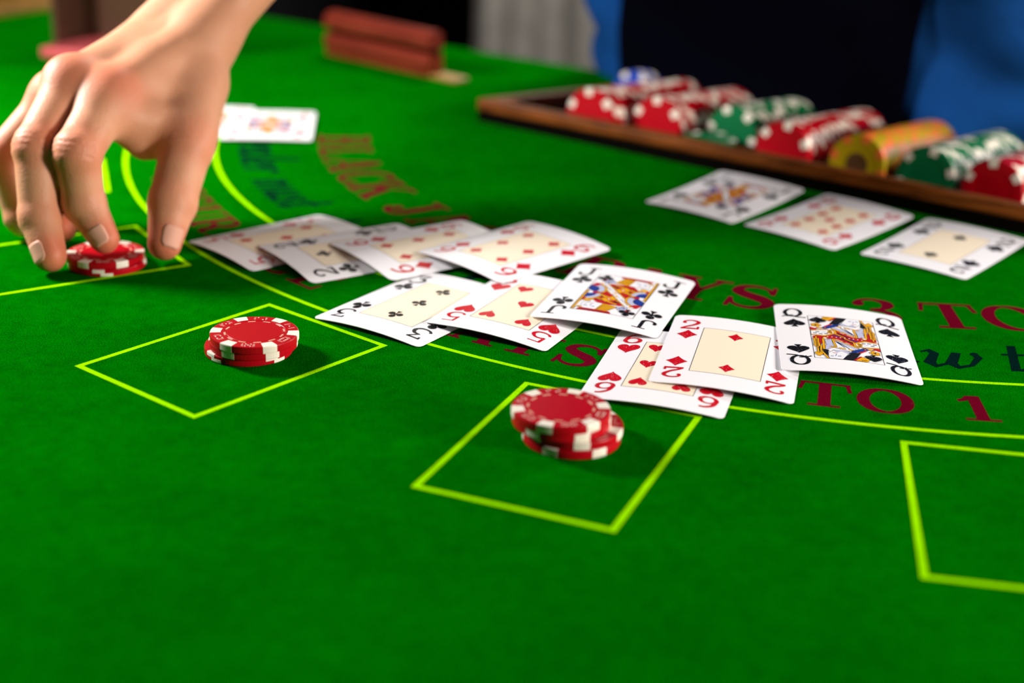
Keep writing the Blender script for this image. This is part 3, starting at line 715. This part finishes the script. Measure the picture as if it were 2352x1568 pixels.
# grooved bed: one cross-section with a trough under every row
sec = []
edges = [X0] + [(GX[i]+GX[i+1])/2 for i in range(len(GX)-1)] + [X1]
for i, gx in enumerate(GX):
    a, b = edges[i], edges[i+1]
    for k in range(13):
        x = a + (b-a)*k/12; d = abs(x-gx); rr_ = CR+.6
        z = ZC - math.sqrt(max(rr_*rr_-d*d, 0)) if d < rr_ else ZC
        sec.append((x + (0.02 if k == 0 else -0.02 if k == 12 else 0), min(z, 4.0)))
V = [(x, N0+.1, z) for x, z in sec] + [(x, N1-.1, z) for x, z in sec]; ns = len(sec)
F = [(i, i+1, ns+i+1, ns+i) for i in range(ns-1)]
link('grooved_bed', mesh_py('grooved_bed', V, F), MT['groove'], tray)
# chips standing on edge in the grooves
SIMPLE = [(0.2, 0.05), (12.6, .05), (13.0, 0), (19.2, 0), (CR, .5), (CR, h-.5), (19.2, h), (13.0, h), (12.6, h-.15), (0.2, h-.15)]
simple_me = {}
def simple_body(col):
    if col not in simple_me:
        me = lathe('poker_chip', SIMPLE, 40); me.materials.append(MT[col]); simple_me[col] = me
    return simple_me[col]
def simple_spots(col, n, w_):
    k_ = ('s', col, n, w_)
    if k_ not in simple_me:
        V = []; F = []
        pr = [(14.6, h+q), (19.2+q, h+q), (CR+q, h-.45), (CR+q, .45), (19.2+q, -q), (14.6, -q)]; m = len(pr); ns_ = 4
        for i in range(n):
            s0 = len(V)
            for j in range(ns_+1):
                a = R(360*i/n - w_/2 + w_*j/ns_)
                for r_, z in pr: V.append((r_*math.cos(a), r_*math.sin(a), z))
            for j in range(ns_):
                for p in range(m): F.append((s0+j*m+p, s0+(j+1)*m+p, s0+(j+1)*m+(p+1) % m, s0+j*m+(p+1) % m))
            F.append(tuple(range(s0, s0+m))[::-1]); F.append(tuple(range(s0+ns_*m, s0+(ns_+1)*m)))
        me = mesh_py('edge_spots', V, F); me.materials.append(MT[col]); simple_me[k_] = me
    return simple_me[k_]
disc_me = lathe('centre_disc', [(0.1, h-.14), (7.4, h-.14), (7.6, h+.02), (6.0, h+.02), (5.6, h-.05), (0.1, h-.05)], 30); disc_me.materials.append(MT['chip_brown'])
def edge_chip(gx, n, body, spot, nsp, wsp, label, group, spin, lean=0.0, z=None):
    o = bpy.data.objects.new('poker_chip', simple_body(body)); COL.objects.link(o)
    # chip axis (local z) points along the row towards the front
    zax = Vector((0, -math.cos(R(lean)), math.sin(R(lean)))); xax = Vector((1, 0, 0)); yax = zax.cross(xax)
    Mx = Matrix((xax, yax, zax)).transposed().to_4x4() @ Matrix.Rotation(spin, 4, 'Z')
    Mx.translation = Vector((gx*S, n*S, (ZC-.45 if z is None else z)*S)); o.matrix_world = TM @ Mx
    tag(o, label, 'poker chip', group)
    s_ = bpy.data.objects.new('edge_spots', simple_spots(spot, nsp, wsp)); COL.objects.link(s_); s_.parent = o
    return o
ROWS = [(0, 0.0, 37, 'chip_red', 'chip_white', 6, 19, 'red chip standing in the tray row beside the empty groove'),
        (1, 17.0, 32, 'chip_red', 'chip_white', 6, 19, 'red chip standing in the tray row next to the first green row'),
        (2, 38.0, 27, 'chip_green', 'chip_white', 6, 19, 'green chip standing in the tray row between two red rows'),
        (3, 11.0, 36, 'chip_red', 'chip_white', 6, 19, 'red chip standing in the tray row between green and yellow rows'),
        (4, 14.5, 36, 'chip_yellow', 'chip_orange', 8, 20, 'yellow chip with orange edge spots standing in the tray'),
        (5, 15.0, 37, 'chip_green', 'chip_white', 6, 19, 'green chip standing in the tray row next to the yellow row'),
        (6, 14.0, 34, 'chip_red', 'chip_white', 6, 19, 'red chip standing in the tray row beyond the green and yellow rows')]
for i, n0, cnt, body, spot, nsp, wsp, lab in ROWS:
    spin = random.uniform(0, 6)
    for k in range(cnt):
        spin += random.uniform(-.35, .35)
        lb = lab if 0 < k < cnt-1 else (lab.replace('chip standing', 'foremost chip, face showing,').replace('chip with orange edge spots standing', 'foremost chip, face showing,') if k == 0 else lab.replace('standing', 'at the far end').replace('at the far end in', 'at the far end of'))
        o = edge_chip(ROWX[i] + random.uniform(-.25, .25), n0 + CHT + k*(CHT+.18), body, spot, nsp, wsp, lb, 'chips standing in the tray', spin)
        if i == 4 and k == 0:
            d_ = link('centre_disc', disc_me, None, o)
for k in range(5):
    edge_chip(-44.0 + random.uniform(-.4, .4), 130 + k*(CHT+.2), 'chip_blue', 'chip_white', 6, 19, 'blue chip with white edge spots at the far end of the empty groove', 'blue chips in the tray', .3*k)
edge_chip(93.0, 12.0, 'chip_green', 'chip_white', 6, 19, 'loose green chip fallen flat in front of the first green row', 'chips standing in the tray', .5, 80.0, 8.0)

# ------------------------------------------------------------------ signed-distance modelling for the dealer
def v3(*a): return np.array(a, dtype=np.float32)
def cone(P, a, b, ra, rb):
    ab = b-a; t = np.clip(((P-a) @ ab)/float(ab @ ab), 0, 1)
    return np.linalg.norm(P - a - t[:, None]*ab, axis=1) - (ra + (rb-ra)*t)
def smin(a, b, k):
    hh = np.clip(.5+.5*(b-a)/k, 0, 1); return b*(1-hh) + a*hh - k*hh*(1-hh)
def surface_net(sdf, lo, hi, step):
    lo = np.array(lo, float); nx, ny, nz = [int(math.ceil((hi[i]-lo[i])/step))+1 for i in range(3)]
    D = np.full((nx, ny, nz), 1e3, np.float32); B = 14
    half = step*B/2*math.sqrt(3)+step*2
    bx, by, bz = [np.arange(0, m, B) for m in (nx, ny, nz)]
    CB = np.stack(np.meshgrid(bx, by, bz, indexing='ij'), -1).reshape(-1, 3)
    cen = (lo + (CB + B/2)*step).astype(np.float32); dc = sdf(cen)
    D_sign = {}
    for (i, j, k), d in zip(CB, dc):
        sl = (slice(i, min(i+B, nx)), slice(j, min(j+B, ny)), slice(k, min(k+B, nz)))
        if abs(d) > half*1.3 + 4: D[sl] = 50.0 if d > 0 else -50.0
        else: D_sign[(i, j, k)] = sl
    keys = list(D_sign)
    for c in range(0, len(keys), 40):
        pts = []; shp = []
        for kx in keys[c:c+40]:
            sl = D_sign[kx]
            g = np.stack(np.meshgrid(*[np.arange(s_.start, s_.stop) for s_ in sl], indexing='ij'), -1); shp.append((sl, g.shape[:3])); pts.append(g.reshape(-1, 3))
        P = np.concatenate(pts); d = sdf((lo + P*step).astype(np.float32)); o_ = 0
        for sl, sh in shp:
            m = sh[0]*sh[1]*sh[2]; D[sl] = d[o_:o_+m].reshape(sh); o_ += m
    ins = D < 0
    cnt = np.zeros((nx-1, ny-1, nz-1), np.int8)
    for a in (0, 1):
        for b in (0, 1):
            for c in (0, 1): cnt += ins[a:nx-1+a, b:ny-1+b, c:nz-1+c]
    act = (cnt > 0) & (cnt < 8); idx = np.argwhere(act); ids = np.full(act.shape, -1, np.int32); ids[tuple(idx.T)] = np.arange(len(idx))
    acc = np.zeros((len(idx), 3)); num = np.zeros(len(idx))
    cor = [(a, b, c) for a in (0, 1) for b in (0, 1) for c in (0, 1)]
    for p in range(8):
        for r_ in range(p+1, 8):
            dd = [abs(cor[p][m]-cor[r_][m]) for m in range(3)]
            if sum(dd) != 1: continue
            d0 = D[idx[:, 0]+cor[p][0], idx[:, 1]+cor[p][1], idx[:, 2]+cor[p][2]]; d1 = D[idx[:, 0]+cor[r_][0], idx[:, 1]+cor[r_][1], idx[:, 2]+cor[r_][2]]
            cr_ = (d0 < 0) != (d1 < 0); t = np.where(cr_, d0/np.where(cr_, d0-d1, 1), 0)
            pos = np.array(cor[p]) + t[:, None]*(np.array(cor[r_])-np.array(cor[p])); acc[cr_] += pos[cr_]; num[cr_] += 1
    V = lo + (idx + acc/num[:, None])*step
    F = []
    for ax in range(3):
        a1, a2 = [(1, 2), (2, 0), (0, 1)][ax]
        s0 = [slice(1, -1)]*3; s0[ax] = slice(0, -1); s1 = [slice(1, -1)]*3; s1[ax] = slice(1, None)
        A_ = ins[tuple(s0)]; B_ = ins[tuple(s1)]; e = np.argwhere(A_ != B_)
        if len(e) == 0: continue
        fl = A_[tuple(e.T)]
        base = e.copy(); base[:, a1] += 1; base[:, a2] += 1
        def cell(o1, o2):
            c_ = base.copy(); c_[:, a1] += o1; c_[:, a2] += o2; return ids[tuple(c_.T)]
        qd = np.stack([cell(-1, -1), cell(0, -1), cell(0, 0), cell(-1, 0)], 1); qd[~fl] = qd[~fl][:, ::-1]; F.append(qd)
    return V, np.concatenate(F)
def net_object(name, V, F, base, mat, parent):
    me = bpy.data.meshes.new(name)
    me.from_pydata(((V - np.array(base))*S).tolist(), [], F.tolist())
    me.polygons.foreach_set('use_smooth', [True]*len(me.polygons)); me.update()
    return link(name, me, mat, parent)

FI = {  # joints tip -> knuckle with radii
 'index':  ([(-211.5, 738.5, 15.8), (-223.0, 745.9, 32.5), (-224.5, 745.4, 58.8), (-216.0, 780.7, 80.8)], [7.7, 10.9, 12.1, 13.6]),
 'middle': ([(-236.5, 727.0, 9.6), (-244.0, 738.0, 26.5), (-246.5, 749.5, 59.8), (-236.0, 782.9, 86.0)], [8.4, 10.4, 11.6, 12.8]),
 'ring':   ([(-244.5, 775.0, 9.6), (-267.3, 781.0, 12.3), (-277.2, 786.0, 44.5), (-250.9, 803.0, 74.5)], [8.0, 9.2, 10.4, 11.2]),
 'little': ([(-259.8, 800.0, 6.9), (-273.1, 806.0, 14.7), (-276.9, 812.0, 35.4), (-254.5, 822.0, 65.8)], [6.8, 7.6, 8.6, 9.4]),
 'thumb':  ([(-183.0, 748.5, 11.2), (-181.5, 763.8, 29.0), (-177.0, 784.0, 54.7), (-178.0, 823.6, 80.0)], [8.8, 12.6, 14.0, 15.0])}
WR = v3(-188.6, 850.9, 102.1); ADIR = np.array([.45, .6, .65]); ADIR /= np.linalg.norm(ADIR)
side = np.cross(ADIR, [0, 0, 1.0]); side /= np.linalg.norm(side)
EL = WR + (255*ADIR).astype(np.float32)
JO = {k: [v3(*p) for p in a[0]] for k, a in FI.items()}
def hand_sdf(P):
    k_ = lambda f: JO[f][3]
    sd = (side*13).astype(np.float32)
    wl, wr_ = WR - sd, WR + sd
    pal = cone(P, wl, k_('middle'), 15.5, 12.2)
    for a, b, ra, rb in ((wr_, k_('index'), 15.5, 12.2), (wl, k_('ring'), 15.0, 11.5), (wl, k_('little'), 15.0, 10.0),
                         (k_('index'), k_('middle'), 11.5, 11.5), (k_('middle'), k_('ring'), 11.0, 10.5), (k_('ring'), k_('little'), 10.5, 9.5),
                         (wr_, k_('thumb'), 15.5, 14.5), (k_('thumb'), k_('index')*.55 + WR*.45, 12.0, 11.0), (JO['thumb'][2]*.35+k_('thumb')*.65, k_('index')*.6+k_('thumb')*.4, 12.0, 9.5),
                         (JO['thumb'][2]*.75+k_('thumb')*.25, k_('index')*.75+JO['index'][2]*.25, 10.5, 10.5),
                         (v3(-200.1, 788.0, 55.9), JO['thumb'][2]*.8+k_('thumb')*.2, 8.5, 12.0),
                         (v3(-200.1, 788.0, 55.9), k_('index')*.8+JO['index'][2]*.2, 8.5, 11.0)):
        pal = smin(pal, cone(P, a, b, ra, rb), 9.0)
    f1 = cone(P, wl, WR + (120*ADIR).astype(np.float32) - (side*14).astype(np.float32), 15.5, 25.0)
    f2 = cone(P, wr_, WR + (120*ADIR).astype(np.float32) + (side*14).astype(np.float32), 15.5, 25.0)
    f3 = cone(P, WR + (115*ADIR).astype(np.float32), EL, 34.0, 39.0)
    arm = smin(smin(f1, f2, 10), f3, 22)
    pal = smin(pal, arm, 14)
    # tendons and knuckles standing out on the back of the hand
    up = v3(-.05, -.12, 1) * 1.6
    for f, rk in (('index', 10.6), ('middle', 10.8), ('ring', 9.6)):
        kk = k_(f) + up; pal = smin(pal, np.linalg.norm(P-kk, axis=1) - rk, 5.0)
        pal = smin(pal, cone(P, kk - v3(0, 0, 0.5), WR*.8 + kk*.2 + v3(0, 0, 6.5), 7.0, 4.0), 7.0)
    out = pal
    for f in FI:
        J = JO[f]; ra = FI[f][1]
        d = cone(P, J[0], J[1], ra[0], ra[1])
        d = smin(d, cone(P, J[1], J[2], ra[1]*.97, ra[2]*.97), 2.5)
        d = smin(d, cone(P, J[2], J[3], ra[2]*.98, ra[3]), 3.0)
        for j, b in ((1, .5), (2, .8)):               # slightly thicker joints
            d = smin(d, np.linalg.norm(P-J[j], axis=1) - ra[j]-b*.4, 2.0)
            ax = J[j]-J[j+1]; ax = ax/np.linalg.norm(ax); ax2 = J[j-1]-J[j]; ax2 = ax2/np.linalg.norm(ax2)
            bis = (ax+ax2); bis = bis/np.linalg.norm(bis); dor = ax-ax2
            nl = np.linalg.norm(dor); dor = dor/nl if nl > .05 else v3(0, -1, 0)
            rel = P-J[j]; s_ = rel @ bis; back = rel @ dor
            for o_ in ((-2.6, 0.2, 3.0) if j == 2 else (-1.2, 1.6)):
                d = d + .6*np.exp(-((s_-o_)/.85)**2)*(back > ra[j]*.25)*(np.abs(d) < 6)
        out = np.minimum(out, smin(d, pal, 6.5))
    return out
base = (-188.6, 850.9, 0.0)
dealer = empty('person', wpos(287, 1310, -760))
tag(dealer, 'dealer in blue shirt with front shaded black, bare hand pressing two red chips', 'person')
DB = (287.0, 1310.0, -760.0)
V, F = surface_net(hand_sdf, (-300, 705, -4), (-30, 1050, 315), 1.2)
body = net_object('bare_arm_and_hand', V, F, DB, MT['skin'], dealer)
# flushed skin at knuckles and fingertips
fl = np.zeros(len(V))
for f in FI:
    for j, (am, rd) in enumerate(((.7, 9), (.3, 7), (.5, 8), (.75, 11))):
        if f == 'thumb' and j == 3: continue
        fl = np.maximum(fl, am*np.exp(-(np.linalg.norm(V-JO[f][j], axis=1)-FI[f][1][j]).clip(0)**2/(2*(rd*.45)**2)) * np.exp(-np.linalg.norm(V-JO[f][j], axis=1)**2/(2*(rd*1.7)**2))*1.3)
at = body.data.attributes.new('flush', 'FLOAT', 'POINT'); at.data.foreach_set('value', np.clip(fl, 0, .8).astype(np.float32))
def nail(f, cx_dir, wd, ln, push):
    """a curved plate on the back of the last finger joint"""
    J = JO[f]; tip = np.array(J[0], float); ax = tip - np.array(J[1], float); ax /= np.linalg.norm(ax)
    dor = np.array(cx_dir, float); dor -= ax*(dor @ ax); dor /= np.linalg.norm(dor); sd = np.cross(ax, dor)
    r_ = FI[f][1][0] + push; blen = float(np.linalg.norm(tip-np.array(J[1]))); V = []; F = []; nu, nv = 8, 8
    for lay in (0, 1):
        for j in range(nv+1):
            t = j/nv; l_ = -ln*.62 + ln*t; rad_ = r_ + max(0, -l_)*(FI[f][1][1]-FI[f][1][0])/blen - max(0, l_)**2*.03 + .25*lay
            hw = wd*(1 - .35*max(0, (t-.7)/.3)**2 - .25*max(0, (.25-t)/.25)**2)
            for i in range(nu+1):
                a = hw/r_*(2*i/nu-1); p = tip + ax*l_ + (dor*math.cos(a) + sd*math.sin(a))*rad_ - dor*.0
                V.append(tuple(p - np.array(DB)))
    m = (nu+1)*(nv+1)
    for j in range(nv):
        for i in range(nu):
            q_ = (j*(nu+1)+i, j*(nu+1)+i+1, (j+1)*(nu+1)+i+1, (j+1)*(nu+1)+i); F.append(tuple(x_+m for x_ in q_)); F.append(q_[::-1])
    rg = [i for i in range(nu+1)] + [j*(nu+1)+nu for j in range(1, nv+1)] + [nv*(nu+1)+i for i in range(nu-1, -1, -1)] + [j*(nu+1) for j in range(nv-1, 0, -1)]
    for i in range(len(rg)): F.append((rg[i], rg[(i+1) % len(rg)], rg[(i+1) % len(rg)]+m, rg[i]+m))
    link('finger_nail', mesh_py('finger_nail', V, F, smooth=True), MT['nail'], body)
nail('thumb', (.6, -.78, .2), 6.0, 11.5, -.2); nail('index', (-.1, -1, .3), 5.0, 10, -.2); nail('middle', (-.55, -.85, .1), 5.4, 10.5, -.2)

# dealer's clothes
def P2(gx, n, z): p = np.array([TOX, TOY]) + tx*gx + tn*n; return v3(p[0], p[1], z)
HIPL, HIPR = P2(-36, 318, -60), P2(160, 318, -60)
SHR, SHL = v3(20, 1255, 430), v3(330, 1030, 440)
def cloth_noise(P):
    x, y, z = P[:, 0], P[:, 1], P[:, 2]
    return 5.0*np.sin(.05*z+.035*x+1.6*np.sin(.02*x)) + 3.2*np.sin(.085*z-.05*y+2) + 2.0*np.sin(.06*x+.11*z)
def shirt_sdf(P):
    d = cone(P, HIPL + v3(0, 0, -60), SHR*.6+HIPL*.4, 98, 88)
    d = smin(d, cone(P, HIPR + v3(0, 0, -60), SHL*.6+HIPR*.4, 98, 88), 60)
    mh, ms = (HIPL+HIPR)*.5, (SHR+SHL)*.5
    d = smin(d, cone(P, mh + v3(0, 0, -60), ms, 96, 84), 60); d = smin(d, cone(P, SHR*.5+HIPL*.5, SHL*.5+HIPR*.5, 84, 84), 50)
    d = smin(d, cone(P, SHR*.6+HIPL*.4, SHR, 85, 62), 40); d = smin(d, cone(P, SHL*.6+HIPR*.4, SHL, 85, 62), 40)
    d = smin(d, cone(P, SHR, SHL, 70, 70), 50)
    d = smin(d, cone(P, SHR, EL + v3(0, 0, 4), 58, 47), 25)
    d = smin(d, cone(P, SHL, P2(268, 330, 190), 58, 50), 25); d = smin(d, cone(P, P2(268, 330, 190), P2(278, 300, -40), 48, 42), 14)
    return d + cloth_noise(P)
V, F = surface_net(shirt_sdf, (-140, 900, -235), (560, 1520, 530), 7.0)
V[:, 2] = np.maximum(V[:, 2], -225)
net_object('blue_shirt', V, F, DB, MT['shirt'], dealer)
# curved black panel added to stand for shade on the shirt front
def shade_panel_pt(u, vz):
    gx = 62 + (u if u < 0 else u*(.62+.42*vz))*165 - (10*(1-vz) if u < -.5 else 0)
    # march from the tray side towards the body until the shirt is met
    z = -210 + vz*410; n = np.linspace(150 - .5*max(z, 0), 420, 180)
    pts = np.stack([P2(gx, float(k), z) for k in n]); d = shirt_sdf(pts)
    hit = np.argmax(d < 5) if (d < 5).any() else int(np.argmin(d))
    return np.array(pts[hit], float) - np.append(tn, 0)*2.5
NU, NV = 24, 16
grid = [shade_panel_pt(-.86+1.62*i/NU, j/NV) for j in range(NV+1) for i in range(NU+1)]
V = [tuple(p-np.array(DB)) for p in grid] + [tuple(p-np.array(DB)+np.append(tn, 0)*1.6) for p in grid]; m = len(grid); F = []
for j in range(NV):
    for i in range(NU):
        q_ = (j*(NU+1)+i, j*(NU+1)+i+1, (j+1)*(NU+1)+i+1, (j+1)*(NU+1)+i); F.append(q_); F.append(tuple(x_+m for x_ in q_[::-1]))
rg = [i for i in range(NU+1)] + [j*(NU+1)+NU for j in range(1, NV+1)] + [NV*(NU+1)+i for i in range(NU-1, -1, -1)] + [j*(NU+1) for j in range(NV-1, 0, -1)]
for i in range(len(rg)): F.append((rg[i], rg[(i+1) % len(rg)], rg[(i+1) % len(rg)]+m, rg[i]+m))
link('shirt_shade_panel', mesh_py('shirt_shade_panel', V, F, smooth=True), MT['shirt_shade'], dealer)
def legs_sdf(P):
    d = cone(P, HIPL + v3(0, 0, -120), P2(0, 330, -700), 92, 62); d = np.minimum(d, cone(P, HIPR + v3(0, 0, -120), P2(130, 330, -700), 92, 62))
    d = np.minimum(d, cone(P, P2(0, 325, -725), P2(0, 220, -735), 34, 25)); d = np.minimum(d, cone(P, P2(130, 325, -725), P2(130, 220, -735), 34, 25))
    return np.maximum(d, -758-P[:, 2])
V, F = surface_net(legs_sdf, (40, 1020, -775), (560, 1520, -150), 9.0)
net_object('trousers_and_shoes', V, F, DB, MT['trousers'], dealer)

# ------------------------------------------------------------------ card box, discard holder
bx = empty('card_box', wpos(-128, 1299, 0), R(-42))
tag(bx, 'narrow lacquered mahogany card rack with two rounded mouldings and a pale wooden end board', 'card rack')
link('base_board', box_mesh('base_board', 66.2, 96, 2, 19, .1, 3.0, .8), MT['brass'], bx)
def moulded(name, x0, x1, prof, mat):
    n = len(prof); V = [(x0, y, z) for y, z in prof] + [(x1, y, z) for y, z in prof]
    F = [tuple(range(n))[::-1], tuple(range(n, 2*n))] + [(i, (i+1) % n, n+(i+1) % n, n+i) for i in range(n)]
    link(name, mesh_py(name, V, F), mat, bx)
moulded('lower_case', -66, 66, [(2.5, .1), (2.5, 7), (.8, 9), (0, 12), (.8, 16), (2.5, 18), (4, 19), (18, 19), (18, .1)], MT['mahogany'])
moulded('dark_band', -64, 64, [(6, 19.05), (6, 23), (17, 23), (17, 19.05)], MT['black_band'])
moulded('lid', -66, 66, [(2.5, 23.1), (.8, 25), (0, 29), (.8, 33), (3, 36), (7, 38), (14, 38), (18, 35), (18, 23.1)], MT['mahogany'])
hd = empty('discard_holder', wpos(-344, 1312, 0), R(-14))
tag(hd, 'card discard holder with pink-red base plate and tall smoky brown walls', 'discard holder')
link('base_plate', box_mesh('base_plate', -58, 58, -46, 60, .1, 9, 2, 2), MT['acrylic'], hd)
link('back_wall', box_mesh('back_wall', -55, 55, 20, 25, 9.05, 120, 1.2), MT['smoke'], hd)
link('side_wall', box_mesh('side_wall', -57, -52, -26, 19.9, 9.05, 120, 1.2), MT['smoke'], hd)
link('side_wall', box_mesh('side_wall', 52, 57, -26, 19.9, 9.05, 120, 1.2), MT['smoke'], hd)

# ------------------------------------------------------------------ curtain
V = []; F = []; NX = 400
for j in range(2):
    for i in range(NX+1):
        t = i/NX; x = -95 + 900*t; y = 2950 + 8*math.sin(x/10.5 + .9*math.sin(x/60)) + 10*math.sin(x/37)
        V.append((x, y, (20 if j == 0 else 2400)))
for i in range(NX): F.append((i, i+1, NX+2+i, NX+1+i))
cur = link('curtain', mesh_py('curtain', V, F, smooth=True), MT['curtain'])
sol = cur.modifiers.new('cloth_thickness', 'SOLIDIFY'); sol.thickness = .003
tag(cur, 'pale grey pleated curtain hanging behind the table', 'curtain')
